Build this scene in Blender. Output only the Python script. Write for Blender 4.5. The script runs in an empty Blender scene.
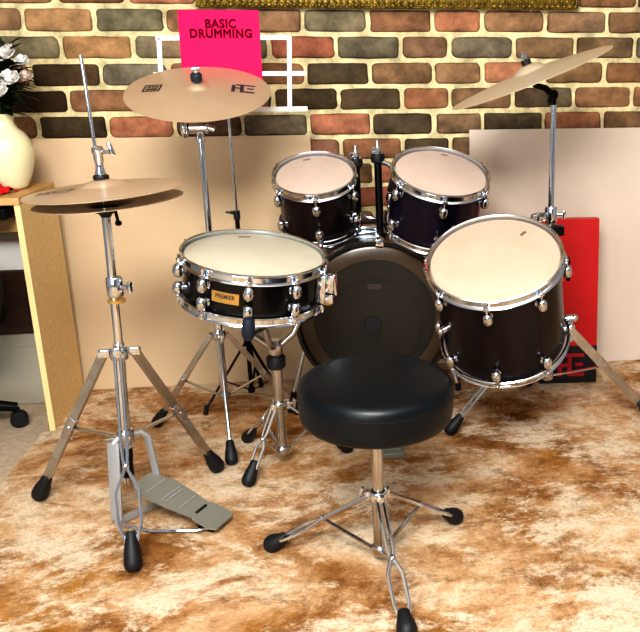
import bpy, bmesh, math, random
from mathutils import Vector, Matrix, noise
random.seed(7)
PI = math.pi
scene = bpy.context.scene
COL = scene.collection

# ------------------------------------------------------------------ helpers
def lin(c):
    c = c / 255.0
    return c / 12.92 if c <= 0.04045 else ((c + 0.055) / 1.055) ** 2.4
def rgb(r, g, b): return (lin(r), lin(g), lin(b), 1.0)

class MB:
    """collects shapes into one mesh"""
    def __init__(self): self.bm = bmesh.new()
    def box(self, c, s, rot=None, bev=0.0):
        M = Matrix.Translation(Vector(c)) @ (rot.to_4x4() if rot else Matrix.Identity(4)) @ Matrix.Diagonal((s[0], s[1], s[2], 1))
        r = bmesh.ops.create_cube(self.bm, size=1.0, matrix=M)
        if bev > 0:
            es = list({e for v in r['verts'] for e in v.link_edges})
            bmesh.ops.bevel(self.bm, geom=es, offset=bev, segments=2, affect='EDGES', profile=0.6)
        return self
    def tube(self, pts, r, seg=10):
        pts = [Vector(p) for p in pts]
        rs = r if isinstance(r, (list, tuple)) else [r] * len(pts)
        rings = []; pu = None
        for i, p in enumerate(pts):
            if i == 0: t = pts[1] - p
            elif i == len(pts) - 1: t = p - pts[i - 1]
            else: t = (pts[i + 1] - p).normalized() + (p - pts[i - 1]).normalized()
            t.normalize()
            if pu is None:
                a = Vector((0, 0, 1)) if abs(t.z) < 0.9 else Vector((1, 0, 0))
                u = t.cross(a).normalized()
            else:
                u = (pu - t * pu.dot(t)).normalized()
            pu = u; v = t.cross(u)
            rings.append([self.bm.verts.new(p + (u * math.cos(2*PI*k/seg) + v * math.sin(2*PI*k/seg)) * rs[i]) for k in range(seg)])
        for a, b in zip(rings, rings[1:]):
            for k in range(seg):
                self.bm.faces.new((a[k], a[(k+1) % seg], b[(k+1) % seg], b[k]))
        self.bm.faces.new(rings[0][::-1]); self.bm.faces.new(rings[-1])
        return self
    def lathe(self, prof, M=None, seg=32, closed=False):
        """prof: list of (r, z); revolved about local z, placed by matrix M"""
        M = M or Matrix.Identity(4)
        rings = []
        for (r, z) in prof:
            if r < 1e-6: rings.append([self.bm.verts.new(M @ Vector((0, 0, z)))])
            else: rings.append([self.bm.verts.new(M @ Vector((r*math.cos(2*PI*k/seg), r*math.sin(2*PI*k/seg), z))) for k in range(seg)])
        pairs = list(zip(rings, rings[1:]))
        if closed: pairs.append((rings[-1], rings[0]))
        for a, b in pairs:
            for k in range(seg):
                k2 = (k + 1) % seg
                if len(a) == 1 and len(b) == 1: continue
                if len(a) == 1: self.bm.faces.new((a[0], b[k2], b[k]))
                elif len(b) == 1: self.bm.faces.new((a[k], a[k2], b[0]))
                else: self.bm.faces.new((a[k], a[k2], b[k2], b[k]))
        return self
    def cyl(self, p0, p1, r, seg=16, r2=None, cap=0.0):
        p0, p1 = Vector(p0), Vector(p1); L = (p1 - p0).length
        M = frame(p0, p1 - p0); r2 = r if r2 is None else r2
        e = min(cap, L * 0.4)
        if e > 0: prof = [(0, 0), (r - e, 0), (r, e), (r2, L - e), (r2 - e, L), (0, L)]
        else: prof = [(0, 0), (r, 0), (r2, L), (0, L)]
        return self.lathe(prof, M, seg)
    def ball(self, c, r, sc=(1, 1, 1), rot=None, sub=2):
        M = Matrix.Translation(Vector(c)) @ (rot.to_4x4() if rot else Matrix.Identity(4)) @ Matrix.Diagonal((sc[0]*r, sc[1]*r, sc[2]*r, 1))
        bmesh.ops.create_icosphere(self.bm, subdivisions=sub, radius=1.0, matrix=M)
        return self
    def bar(self, p0, p1, w, t, side=None, bev=0.0):
        """flat bar from p0 to p1; w along 'side', t across"""
        p0, p1 = Vector(p0), Vector(p1); z = (p1 - p0).normalized()
        x = Vector(side) if side else Vector((0, 0, 1)).cross(z)
        x = (x - z * x.dot(z)).normalized(); y = z.cross(x)
        R = Matrix((x, y, z)).transposed()
        return self.box((p0 + p1) / 2, (w, t, (p1 - p0).length), R, bev)
    def build(self, name, mat, parent=None, off=None, smooth=True, sharp=40):
        bmesh.ops.recalc_face_normals(self.bm, faces=self.bm.faces[:])
        me = bpy.data.meshes.new(name)
        if off is not None: bmesh.ops.translate(self.bm, verts=self.bm.verts[:], vec=-Vector(off))
        self.bm.to_mesh(me); self.bm.free()
        if smooth:
            for p in me.polygons: p.use_smooth = True
            try: me.set_sharp_from_angle(angle=math.radians(sharp))
            except Exception: pass
        if mat: me.materials.append(mat)
        o = bpy.data.objects.new(name, me); COL.objects.link(o)
        if parent: o.parent = parent
        return o

def frame(p, d, xhint=None):
    z = Vector(d).normalized()
    h = Vector(xhint) if xhint is not None else (Vector((1, 0, 0)) if abs(z.x) < 0.9 else Vector((0, 1, 0)))
    x = (h - z * h.dot(z)).normalized(); y = z.cross(x)
    M = Matrix((x, y, z)).transposed().to_4x4(); M.translation = Vector(p)
    return M

def tag(o, label=None, cat=None, group=None, kind=None):
    if label: o['label'] = label
    if cat: o['category'] = cat
    if group: o['group'] = group
    if kind: o['kind'] = kind
    return o
def thing(name, label, cat, loc=(0, 0, 0), M=None, group=None):
    o = bpy.data.objects.new(name, None); COL.objects.link(o); o.empty_display_size = 0.05
    if M is not None: o.matrix_world = M
    else: o.location = loc
    return tag(o, label, cat, group)
def dup(o, parent, loc=None, rot=None):
    c = o.copy(); COL.objects.link(c); c.parent = parent
    if loc is not None: c.location = loc
    if rot is not None: c.rotation_euler = rot
    for ch in list(o.children):
        d = ch.copy(); COL.objects.link(d); d.parent = c
    return c

def text_polys(s, size, extrude=0.0, sx=1.0, spacing=1.0, bold=0.0, bevel=0.0):
    cu = bpy.data.curves.new('lettering', 'FONT'); cu.body = s; cu.size = size; cu.extrude = extrude
    cu.align_x = 'CENTER'; cu.align_y = 'CENTER'; cu.space_character = spacing; cu.offset = bold; cu.bevel_depth = bevel; cu.bevel_resolution = 0
    o = bpy.data.objects.new('lettering', cu); COL.objects.link(o)
    dg = bpy.context.evaluated_depsgraph_get(); dg.update()
    me = bpy.data.meshes.new_from_object(o.evaluated_get(dg))
    bpy.data.objects.remove(o); bpy.data.curves.remove(cu)
    if sx != 1.0:
        for v in me.vertices: v.co.x *= sx
    return me
def link_mesh(name, me, mat, parent=None, M=None):
    me.materials.clear(); me.materials.append(mat)
    o = bpy.data.objects.new(name, me); COL.objects.link(o)
    if parent: o.parent = parent
    if M is not None: o.matrix_local = M
    return o

# ------------------------------------------------------------------ materials
def mat(name, color, rough=0.5, metal=0.0, spec=0.5, coat=0.0, bump=None, var=None, emit=None):
    m = bpy.data.materials.new(name); m.use_nodes = True
    nt = m.node_tree; b = nt.nodes['Principled BSDF']
    b.inputs['Base Color'].default_value = color
    b.inputs['Roughness'].default_value = rough
    b.inputs['Metallic'].default_value = metal
    b.inputs['Specular IOR Level'].default_value = spec
    b.inputs['Coat Weight'].default_value = coat
    if coat: b.inputs['Coat Roughness'].default_value = 0.08
    tc = nt.nodes.new('ShaderNodeTexCoord')
    if var:
        scale, c2, dist = var
        n = nt.nodes.new('ShaderNodeTexNoise'); n.inputs['Scale'].default_value = scale; n.inputs['Detail'].default_value = 6
        n.inputs['Distortion'].default_value = dist
        nt.links.new(tc.outputs['Object'], n.inputs['Vector'])
        r = nt.nodes.new('ShaderNodeValToRGB'); r.color_ramp.elements[0].position = 0.35; r.color_ramp.elements[1].position = 0.65
        r.color_ramp.elements[0].color = color; r.color_ramp.elements[1].color = c2
        nt.links.new(n.outputs['Fac'], r.inputs['Fac']); nt.links.new(r.outputs['Color'], b.inputs['Base Color'])
    if bump:
        scale, st, d = bump
        n = nt.nodes.new('ShaderNodeTexNoise'); n.inputs['Scale'].default_value = scale; n.inputs['Detail'].default_value = 4
        nt.links.new(tc.outputs['Object'], n.inputs['Vector'])
        bp = nt.nodes.new('ShaderNodeBump'); bp.inputs['Strength'].default_value = st; bp.inputs['Distance'].default_value = d
        nt.links.new(n.outputs['Fac'], bp.inputs['Height']); nt.links.new(bp.outputs['Normal'], b.inputs['Normal'])
    return m

CHROME = mat('chrome', (0.74, 0.79, 0.86, 1), 0.12, 1.0)
STEEL = mat('worn_steel', (0.60, 0.61, 0.63, 1), 0.24, 1.0, var=(25, (0.50, 0.49, 0.47, 1), 0.5))
PLATE = mat('grey_cast_metal', rgb(172, 173, 174), 0.42, 0.5)
FOOTB = mat('footboard_metal', rgb(142, 142, 132), 0.5, 0.3, bump=(300, 0.15, 0.001))
BLACKRUB = mat('black_rubber', rgb(20, 21, 25), 0.55, bump=(120, 0.1, 0.001))
BLUERUB = mat('blue_black_rubber', rgb(30, 40, 54), 0.5)
BLACKMET = mat('black_metal', rgb(22, 21, 22), 0.35, 0.6)
VINYL = mat('black_vinyl', rgb(9, 17, 23), 0.38, 0.0, 0.4, bump=(180, 0.12, 0.0008))
SHELL = mat('dark_plum_lacquer', rgb(20, 9, 15), 0.3, 0.0, 0.4, coat=0.12, var=(6, rgb(14, 7, 14), 1.0))
SHELLP = mat('dark_violet_lacquer', rgb(24, 15, 36), 0.3, 0.0, 0.4, coat=0.12, var=(6, rgb(17, 10, 24), 1.0))
SHELLK = mat('black_lacquer', rgb(9, 8, 9), 0.25, 0.0, 0.4, coat=0.12)
HEADP = mat('coated_head', rgb(206, 188, 176), 0.55, var=(9, rgb(200, 180, 167), 0.6), bump=(500, 0.05, 0.0004))
HEADT = mat('coated_head_tan', rgb(200, 180, 160), 0.6, var=(7, rgb(194, 172, 151), 0.6), bump=(500, 0.05, 0.0004))
HEADS = mat('snare_head_ivory', rgb(204, 200, 182), 0.5, var=(5, rgb(196, 192, 172), 0.6), bump=(500, 0.05, 0.0004))
BASSH = mat('smoked_film', rgb(72, 58, 44), 0.30, 0.0, 0.5, coat=0.1)
BASSIN = mat('smoked_film_dark', rgb(42, 40, 37), 0.3, 0.0, 0.4, coat=0.05)
HOOPB = mat('dark_hoop', rgb(26, 21, 18), 0.3, 0.0, 0.5, coat=0.4)
INK = mat('dark_ink', rgb(58, 48, 48), 0.6)
INKBLUE = mat('blue_black_ink', rgb(48, 46, 64), 0.6)
INKFADE = mat('faded_ink', rgb(120, 98, 84), 0.6)
GOLDB = mat('brass_badge', rgb(190, 150, 82), 0.35, 0.5)
BOARD = mat('cream_board', rgb(208, 184, 152), 0.7, var=(3, rgb(202, 178, 146), 0.3))
BOARDE = mat('cream_board_right', rgb(214, 200, 186), 0.7, var=(2.5, rgb(208, 193, 178), 0.3))
CHIP = mat('chipboard', rgb(240, 214, 164), 0.75, var=(70, rgb(228, 200, 148), 0.2))
CHIPE = mat('pale_edge_band', rgb(226, 204, 150), 0.6)
OAK = mat('oak_veneer', rgb(204, 166, 112), 0.5, var=(8, rgb(190, 150, 96), 2.0))
PINK = mat('hot_pink_paper', rgb(236, 0, 92), 0.6, 0.0, 0.2)
PINKL = mat('pale_pink_paper', rgb(252, 120, 170), 0.5)
MAROON = mat('maroon_ink', rgb(96, 0, 34), 0.7, 0.0, 0.1)
WHITEM = mat('white_enamel', rgb(232, 230, 228), 0.4)
RED = mat('red_card', rgb(184, 4, 12), 0.5, coat=0.2)
REDD = mat('crimson_ink', rgb(168, 8, 34), 0.5)
BLKCARD = mat('black_card', rgb(18, 10, 12), 0.5)
CERAM = mat('cream_ceramic', rgb(232, 226, 188), 0.3, coat=0.3)
PETAL = mat('white_petal', rgb(240, 238, 234), 0.6)
PETALP = mat('blush_petal', rgb(222, 204, 192), 0.6)
LEAF = mat('dark_leaf', rgb(20, 42, 20), 0.5, var=(30, rgb(36, 62, 26), 0.5))
REDCL = mat('red_cloth', rgb(200, 10, 20), 0.7, bump=(400, 0.2, 0.001))
DKFAB = mat('black_fabric', rgb(17, 17, 20), 0.85, bump=(300, 0.2, 0.001))
DKWOOD = mat('dark_brown_wood', rgb(62, 40, 26), 0.5, var=(6, rgb(50, 32, 20), 2.0))
WHCARD = mat('white_card', rgb(226, 224, 222), 0.6)
GREYCARD = mat('pale_grey_plastic', rgb(168, 162, 146), 0.5)
GILT = mat('gilt', rgb(150, 126, 52), 0.4, 0.55, var=(40, rgb(96, 78, 26), 0.8))
CANVAS = mat('dark_canvas', rgb(60, 70, 50), 0.7, var=(4, rgb(110, 100, 60), 1.0))
PAINT = mat('grey_paint', rgb(150, 155, 164), 0.8)
CEILP = mat('white_paint', rgb(236, 232, 224), 0.85)

def bronze(name, c1, c2):
    m = mat(name, c1, 0.34, 0.35)
    nt = m.node_tree; b = nt.nodes['Principled BSDF']
    tc = nt.nodes.new('ShaderNodeTexCoord')
    ln = nt.nodes.new('ShaderNodeVectorMath'); ln.operation = 'MULTIPLY'; ln.inputs[1].default_value = (1, 1, 0)
    nt.links.new(tc.outputs['Object'], ln.inputs[0])
    w = nt.nodes.new('ShaderNodeTexWave'); w.wave_type = 'RINGS'; w.rings_direction = 'SPHERICAL'
    w.inputs['Scale'].default_value = 45; w.inputs['Distortion'].default_value = 0.4; w.inputs['Detail'].default_value = 2
    nt.links.new(ln.outputs[0], w.inputs['Vector'])
    n = nt.nodes.new('ShaderNodeTexNoise'); n.inputs['Scale'].default_value = 14; n.inputs['Detail'].default_value = 5
    nt.links.new(tc.outputs['Object'], n.inputs['Vector'])
    mx = nt.nodes.new('ShaderNodeMix'); mx.data_type = 'RGBA'
    mx.inputs[6].default_value = c1; mx.inputs[7].default_value = c2
    nt.links.new(n.outputs['Fac'], mx.inputs[0]); nt.links.new(mx.outputs[2], b.inputs['Base Color'])
    bp = nt.nodes.new('ShaderNodeBump'); bp.inputs['Strength'].default_value = 0.12; bp.inputs['Distance'].default_value = 0.0006
    nt.links.new(w.outputs['Fac'], bp.inputs['Height']); nt.links.new(bp.outputs['Normal'], b.inputs['Normal'])
    return m
BRONZE = bronze('bronze', rgb(204, 182, 156), rgb(192, 166, 138))
BRONZEL = bronze('pale_bronze', rgb(222, 206, 184), rgb(210, 190, 166))

def carpet_material():
    m = bpy.data.materials.new('mottled_carpet'); m.use_nodes = True
    nt = m.node_tree; b = nt.nodes['Principled BSDF']; N = nt.nodes.new; L = nt.links.new
    b.inputs['Roughness'].default_value = 0.95; b.inputs['Specular IOR Level'].default_value = 0.1
    tc = N('ShaderNodeTexCoord')
    def nz(scale, detail, rough, dist, off, sy=1.0):
        mp = N('ShaderNodeMapping'); mp.inputs['Location'].default_value = off; mp.inputs['Scale'].default_value = (1, sy, 1)
        L(tc.outputs['Object'], mp.inputs['Vector'])
        n = N('ShaderNodeTexNoise'); n.inputs['Scale'].default_value = scale; n.inputs['Detail'].default_value = detail
        n.inputs['Roughness'].default_value = rough; n.inputs['Distortion'].default_value = dist
        L(mp.outputs['Vector'], n.inputs['Vector']); return n.outputs['Fac']
    def ramp(f, els):
        r = N('ShaderNodeValToRGB'); e = r.color_ramp.elements
        e[0].position, e[0].color = els[0]; e[1].position, e[1].color = els[-1]
        for p, c in els[1:-1]:
            q = e.new(p); q.color = c
        L(f, r.inputs['Fac']); return r.outputs['Color']
    def mix(f, a, c):
        x = N('ShaderNodeMix'); x.data_type = 'RGBA'; L(f, x.inputs[0])
        for s, k in ((a, 6), (c, 7)):
            if isinstance(s, tuple): x.inputs[k].default_value = s
            else: L(s, x.inputs[k])
        return x.outputs[2]
    base = ramp(nz(2.9, 13, 0.70, 0.35, (3.1, 1.7, 0), 1.15), [(0.34, rgb(128, 86, 46)), (0.43, rgb(168, 124, 78)), (0.50, rgb(198, 160, 120)),
                (0.555, rgb(214, 182, 146)), (0.62, rgb(230, 210, 182))])
    gold = ramp(nz(2.4, 11, 0.72, 0.3, (9.3, 4.2, 0)), [(0.55, (0, 0, 0, 1)), (0.66, (0.85, 0.85, 0.85, 1))])
    c = mix(gold, base, rgb(168, 116, 36))
    dark = ramp(nz(3.6, 14, 0.80, 0.4, (1.2, 7.7, 0), 1.4), [(0.515, (0, 0, 0, 1)), (0.585, (0.6, 0.6, 0.6, 1)), (0.68, (0.97, 0.97, 0.97, 1))])
    c = mix(dark, c, rgb(120, 78, 38))
    pale = ramp(nz(3.4, 14, 0.80, 0.3, (5.5, 2.2, 0), 1.3), [(0.495, (0, 0, 0, 1)), (0.565, (0.9, 0.9, 0.9, 1))])
    c = mix(pale, c, rgb(230, 214, 190))
    mid = ramp(nz(16, 10, 0.78, 0.2, (2.2, 8.1, 0), 1.3), [(0.38, (0.62, 0.55, 0.46, 1)), (0.50, (1, 1, 1, 1)), (0.64, (1.08, 1.09, 1.12, 1))])
    mm = N('ShaderNodeMix'); mm.data_type = 'RGBA'; mm.blend_type = 'MULTIPLY'; mm.inputs[0].default_value = 0.7
    L(c, mm.inputs[6]); L(mid, mm.inputs[7]); c = mm.outputs[2]
    fine = nz(110, 4, 0.7, 0, (0, 0, 0))
    fr = ramp(fine, [(0.3, (0.64, 0.61, 0.58, 1)), (0.65, (1, 1, 1, 1))])
    mu = N('ShaderNodeMix'); mu.data_type = 'RGBA'; mu.blend_type = 'MULTIPLY'; mu.inputs[0].default_value = 0.8
    L(c, mu.inputs[6]); L(fr, mu.inputs[7]); L(mu.outputs[2], b.inputs['Base Color'])
    bp = N('ShaderNodeBump'); bp.inputs['Strength'].default_value = 0.5; bp.inputs['Distance'].default_value = 0.006
    L(nz(140, 3, 0.6, 0, (0, 0, 0)), bp.inputs['Height']); L(bp.outputs['Normal'], b.inputs['Normal'])
    return m
CARPET = carpet_material()
FLOORM = mat('beige_carpet', rgb(196, 180, 158), 0.95, var=(60, rgb(178, 160, 138), 0.2), bump=(200, 0.4, 0.004))

def brick_material():
    m = bpy.data.materials.new('brick_faces'); m.use_nodes = True
    nt = m.node_tree; b = nt.nodes['Principled BSDF']; N = nt.nodes.new; L = nt.links.new
    b.inputs['Roughness'].default_value = 0.85; b.inputs['Specular IOR Level'].default_value = 0.2
    at = N('ShaderNodeAttribute'); at.attribute_name = 'brick_color'
    tc = N('ShaderNodeTexCoord')
    n = N('ShaderNodeTexNoise'); n.inputs['Scale'].default_value = 13; n.inputs['Detail'].default_value = 9; n.inputs['Roughness'].default_value = 0.72
    L(tc.outputs['Object'], n.inputs['Vector'])
    r = N('ShaderNodeValToRGB'); r.color_ramp.elements[0].position = 0.36; r.color_ramp.elements[1].position = 0.66
    r.color_ramp.elements[0].color = (0.58, 0.57, 0.55, 1); r.color_ramp.elements[1].color = (1.28, 1.26, 1.22, 1)
    L(n.outputs['Fac'], r.inputs['Fac'])
    mu = N('ShaderNodeMix'); mu.data_type = 'RGBA'; mu.blend_type = 'MULTIPLY'; mu.inputs[0].default_value = 1.0
    L(at.outputs['Color'], mu.inputs[6]); L(r.outputs['Color'], mu.inputs[7]); L(mu.outputs[2], b.inputs['Base Color'])
    n2 = N('ShaderNodeTexNoise'); n2.inputs['Scale'].default_value = 70; n2.inputs['Detail'].default_value = 6
    L(tc.outputs['Object'], n2.inputs['Vector'])
    bp = N('ShaderNodeBump'); bp.inputs['Strength'].default_value = 0.5; bp.inputs['Distance'].default_value = 0.006
    L(n2.outputs['Fac'], bp.inputs['Height']); L(bp.outputs['Normal'], b.inputs['Normal'])
    return m
BRICK = brick_material()

# ------------------------------------------------------------------ the setting
WY = 3.30
XL, XR, YB, ZC = -2.7, 2.7, -2.6, 2.6
def build_brick_wall():
    bm = bmesh.new(); lay = bm.verts.layers.float_color.new('brick_color')
    mortar = rgb(224, 212, 170)
    # mortar bed: a gently uneven sheet with thickness
    nx, nz_ = 216, 104
    grid = []
    for j in range(nz_ + 1):
        row = []
        for i in range(nx + 1):
            x = XL + (XR - XL) * i / nx; z = -0.02 + (ZC + 0.02) * j / nz_
            d = noise.noise(Vector((x * 9, z * 9, 3.3))) * 0.0025
            v = bm.verts.new((x, WY + d, z)); v[lay] = mortar; row.append(v)
        grid.append(row)
    for j in range(nz_):
        for i in range(nx):
            bm.faces.new((grid[j][i], grid[j][i+1], grid[j+1][i+1], grid[j+1][i]))
    C = {'O': (176, 124, 96), 'R': (168, 112, 90), 'T': (160, 128, 98), 'G': (122, 114, 96), 'D': (92, 78, 60), 'B': (132, 106, 80),
         'K': (62, 48, 34), 'A': (178, 142, 106), 'L': (132, 124, 102), 'U': (148, 112, 84)}
    odd = [-1.085, -0.853, -0.62, -0.383, -0.147, 0.085, 0.318, 0.501, 0.738, 0.972]
    even = [-1.207, -0.973, -0.735, -0.503, -0.27, -0.033, 0.2, 0.379, 0.619, 0.854, 1.087]
    def extend(js):
        js = list(js)
        while js[0] > XL: js.insert(0, js[0] - 0.2345)
        while js[-1] < XR: js.append(js[-1] + 0.2345)
        return js
    known = {  # course number -> colours of the bricks from the first known joint on
        0: ['A', 'U', 'O', 'T', 'B', 'B', 'B', 'B', 'B', 'U', 'B'],
        1: ['A', 'L', 'T', 'T', 'L', 'U', 'O', 'T', 'T', 'B'],
        2: ['L', 'A', 'L', 'L', 'R', 'G', 'B', 'G', 'B', 'B', 'G'],
        3: ['K', 'G', 'U', 'U', 'D', 'B', 'T', 'O', 'B', 'U'],
        4: ['K', 'U', 'T', 'G', 'D', 'D', 'O', 'B', 'D', 'U', 'U'],
        5: ['D', 'O', 'D', 'G', 'O', 'D', 'B', 'D', 'O', 'B'],
        6: ['T', 'O', 'G', 'B', 'R', 'U', 'D', 'B', 'G', 'B', 'U'],
        7: ['G', 'U', 'T', 'D', 'B', 'R', 'O', 'G', 'B', 'U'],
        8: ['T', 'O', 'G', 'B', 'O', 'R', 'D', 'B', 'G', 'B', 'U']}
    pool = 'OTGBDUALBTO'
    rng = random.Random(11)
    top0 = 1.3185 + 0.091  # centre height of course 0
    for c in range(-14, 16):
        zc = top0 - c * 0.0908
        if zc > ZC - 0.03 or zc < 0.03: continue
        first = odd if c % 2 else even
        js = extend(first)
        for a, b_ in zip(js, js[1:]):
            x0, x1 = max(a, XL), min(b_, XR)
            if x1 - x0 < 0.05: continue
            key = rng.choice(pool)
            if c in known:
                for q, f in enumerate(first):
                    if abs(f - a) < 1e-4 and q < len(known[c]): key = known[c][q]
            base = C[key]; j = rng.uniform(-8, 8)
            col = rgb(*[max(10, min(255, ch + j + rng.uniform(-2, 2))) for ch in base])
            key2 = rng.choice('BTGU'); col2 = rgb(*[ch for ch in C[key2]]); blend = rng.uniform(0.0, 0.35) if rng.random() < 0.5 else 0
            w, h = (x1 - x0) - 0.0165, 0.0908 - 0.0185
            cx = (x0 + x1) / 2 + rng.uniform(-.0015, .0015); cz = zc + rng.uniform(-.0015, .0015)
            pr_ = rng.uniform(0.005, 0.011); rc = rng.uniform(0.010, 0.022)
            # rounded, slightly ragged outline in three rings: foot, shoulder, face
            outl = []
            for (sx, sz, a0) in ((1, 1, 0), (-1, 1, 1), (-1, -1, 2), (1, -1, 3)):
                for k in range(5):
                    an = (a0 + k / 4) * PI / 2
                    outl.append((sx * (w/2 - rc) + rc * math.cos(an), sz * (h/2 - rc) + rc * math.sin(an)))
                nxt = {0: (-1, 1), 1: (-1, -1), 2: (1, -1), 3: (1, 1)}[a0]
                p, q = outl[-1], (nxt[0] * (w/2 - (rc if a0 in (0, 2) else 0)), nxt[1] * (h/2 - (0 if a0 in (0, 2) else rc)))
                m_ = 4 if a0 in (0, 2) else 2
                for k in range(1, m_): outl.append((p[0] + (q[0]-p[0]) * k/m_, p[1] + (q[1]-p[1]) * k/m_))
            seed = rng.uniform(0, 99)
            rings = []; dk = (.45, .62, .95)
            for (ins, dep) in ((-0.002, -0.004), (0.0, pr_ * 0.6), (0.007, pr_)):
                ring = []
                for (u, v) in outl:
                    l = math.hypot(u, v) or 1
                    rag = noise.noise(Vector((u * 40 + seed, v * 40, seed))) * 0.0042
                    f = (l - ins + rag) / l
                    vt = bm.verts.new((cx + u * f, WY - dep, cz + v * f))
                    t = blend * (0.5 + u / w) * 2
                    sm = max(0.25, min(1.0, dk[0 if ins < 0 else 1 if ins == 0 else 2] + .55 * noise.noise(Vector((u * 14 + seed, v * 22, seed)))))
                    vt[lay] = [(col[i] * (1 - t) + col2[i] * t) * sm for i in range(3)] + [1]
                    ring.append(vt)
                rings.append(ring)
            n = len(outl)
            for r0, r1 in zip(rings, rings[1:]):
                for k in range(n): bm.faces.new((r0[k], r0[(k+1) % n], r1[(k+1) % n], r1[k]))
            cen = bm.verts.new((cx, WY - pr_ - 0.001, cz)); cen[lay] = [col[i] * (1 - blend) + col2[i] * blend for i in range(3)] + [1]
            for k in range(n): bm.faces.new((rings[-1][k], rings[-1][(k+1) % n], cen))
    bmesh.ops.recalc_face_normals(bm, faces=bm.faces[:])
    me = bpy.data.meshes.new('wall_back'); bm.to_mesh(me); bm.free()
    for p in me.polygons: p.use_smooth = True
    me.materials.append(BRICK)
    o = bpy.data.objects.new('wall_back', me); COL.objects.link(o); tag(o, kind='structure')
build_brick_wall()
def shell_box(name, c, s, m):
    o = MB().box(c, s).build(name, m, smooth=False); tag(o, kind='structure'); return o
shell_box('floor', ((XL+XR)/2, (YB+WY)/2 + .1, -0.058), (XR-XL+.2, WY-YB+.3, 0.10), FLOORM)
shell_box('wall_left', (XL-.05, (YB+WY)/2, ZC/2), (0.1, WY-YB, ZC), PAINT)
shell_box('wall_right', (XR+.05, (YB+WY)/2, ZC/2), (0.1, WY-YB, ZC), PAINT)
shell_box('ceiling', ((XL+XR)/2, (YB+WY)/2, ZC+.05), (XR-XL+.2, WY-YB+.2, 0.1), CEILP)
# wall behind the viewer with a window opening
w = MB(); wx0, wx1, wz0, wz1 = -2.55, -0.55, 0.85, 2.2
w.box(((XL+wx0)/2, YB-.05, ZC/2), (wx0-XL, .1, ZC)); w.box(((XR+wx1)/2, YB-.05, ZC/2), (XR-wx1, .1, ZC))
w.box(((wx0+wx1)/2, YB-.05, wz0/2), (wx1-wx0, .1, wz0)); w.box(((wx0+wx1)/2, YB-.05, (wz1+ZC)/2), (wx1-wx0, .1, ZC-wz1))
tag(w.build('wall_front', PAINT, smooth=False), kind='structure')
w = MB()
for x in (wx0+.025, (wx0+wx1)/2, wx1-.025): w.box((x, YB-.04, (wz0+wz1)/2), (.05, .06, wz1-wz0))
for z in (wz0+.025, wz1-.025): w.box(((wx0+wx1)/2, YB-.04, z), (wx1-wx0, .06, .05))
tag(w.build('window_1', WHITEM, smooth=False), kind='structure')

# patterned rug under the kit: thin slab with a bound edge
RX0 = -1.057
rg = MB(); rg.box(((RX0+2.45)/2, (-2.0+3.27)/2, -0.004), (2.45-RX0, 5.27, 0.008), bev=0.003)
tag(rg.build('rug', CARPET, smooth=False), 'large mottled brown, tan and cream carpet under the drum kit', 'carpet')

# ------------------------------------------------------------------ boards leaning on the wall
def lean_board(label, x0, x1, h, yb, yt, m):
    R = Matrix.Rotation(-math.atan2(yt - yb, h), 3, 'X')
    o = thing('leaning_board', label, 'board', ((x0+x1)/2, yb, 0.0))
    o.rotation_euler = (-math.atan2(yt - yb, h), 0, 0)
    MB().box((0, 0.006, h/2), (x1-x0, 0.012, h), bev=0.0015).build('panel', m, o, smooth=False)
    return o
lean_board('wide cream board leaning on the brick wall behind the left crash cymbal and snare', -1.15, -0.142, 0.925, 3.185, 3.262, BOARD)
lean_board('wide cream board leaning on the brick wall behind the red box', 0.447, 1.62, 0.935, 3.20, 3.262, BOARDE)

# ------------------------------------------------------------------ desk at the left
D = thing('desk', 'light wood desk with chipboard side panel, at the left edge of the photo', 'desk', (-1.6, 3.03, 0))
DO = (-1.6, 3.03, 0)
MB().box((-1.604, 2.990, 0.7725), (1.176, 0.345, 0.023), bev=0.003).build('desk_top', OAK, D, DO, smooth=False)
sp = MB().box((-1.026, 2.992, 0.3805), (0.018, 0.335, 0.761)).build('side_panel', CHIP, D, DO, smooth=False)
MB().box((-1.026, 2.8240, 0.3805), (0.018, 0.002, 0.760)).build('edge_band', CHIPE, sp, smooth=False, off=DO)
MB().box((-2.18, 2.992, 0.3765), (0.018, 0.335, 0.769)).build('side_panel', CHIP, D, DO, smooth=False)
MB().box((-1.61, 2.985, 0.672), (1.13, 0.016, 0.05), bev=0.002).build('rail', OAK, D, DO, smooth=False)
MB().box((-1.60, 2.98, 0.728), (1.05, 0.26, 0.035), bev=0.004).build('tray', BLACKMET, D, DO, smooth=False)

# cream vase: swelling belly, narrow neck, flared lip
VX, VY, VZ = -1.105, 3.02, 0.785
V = thing('vase', 'cream ceramic vase with white flowers on the light wood desk', 'vase', (VX, VY, VZ))
prof = [(0, 0), (.040, 0), (.048, .004), (.052, .012), (.062, .05), (.071, .09), (.074, .12), (.070, .15), (.056, .178), (.042, .195), (.036, .21), (.037, .226), (.045, .240),
        (.042, .241), (.033, .226), (.031, .21), (.036, .195), (.05, .175), (.062, .15), (.064, .12), (.05, .05), (0, .012)]
prof = [(r * (1.14 if .02 < z < .19 else 1.06), z) for r, z in prof]
MB().lathe(prof, seg=48).build('body', CERAM, V)

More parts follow.
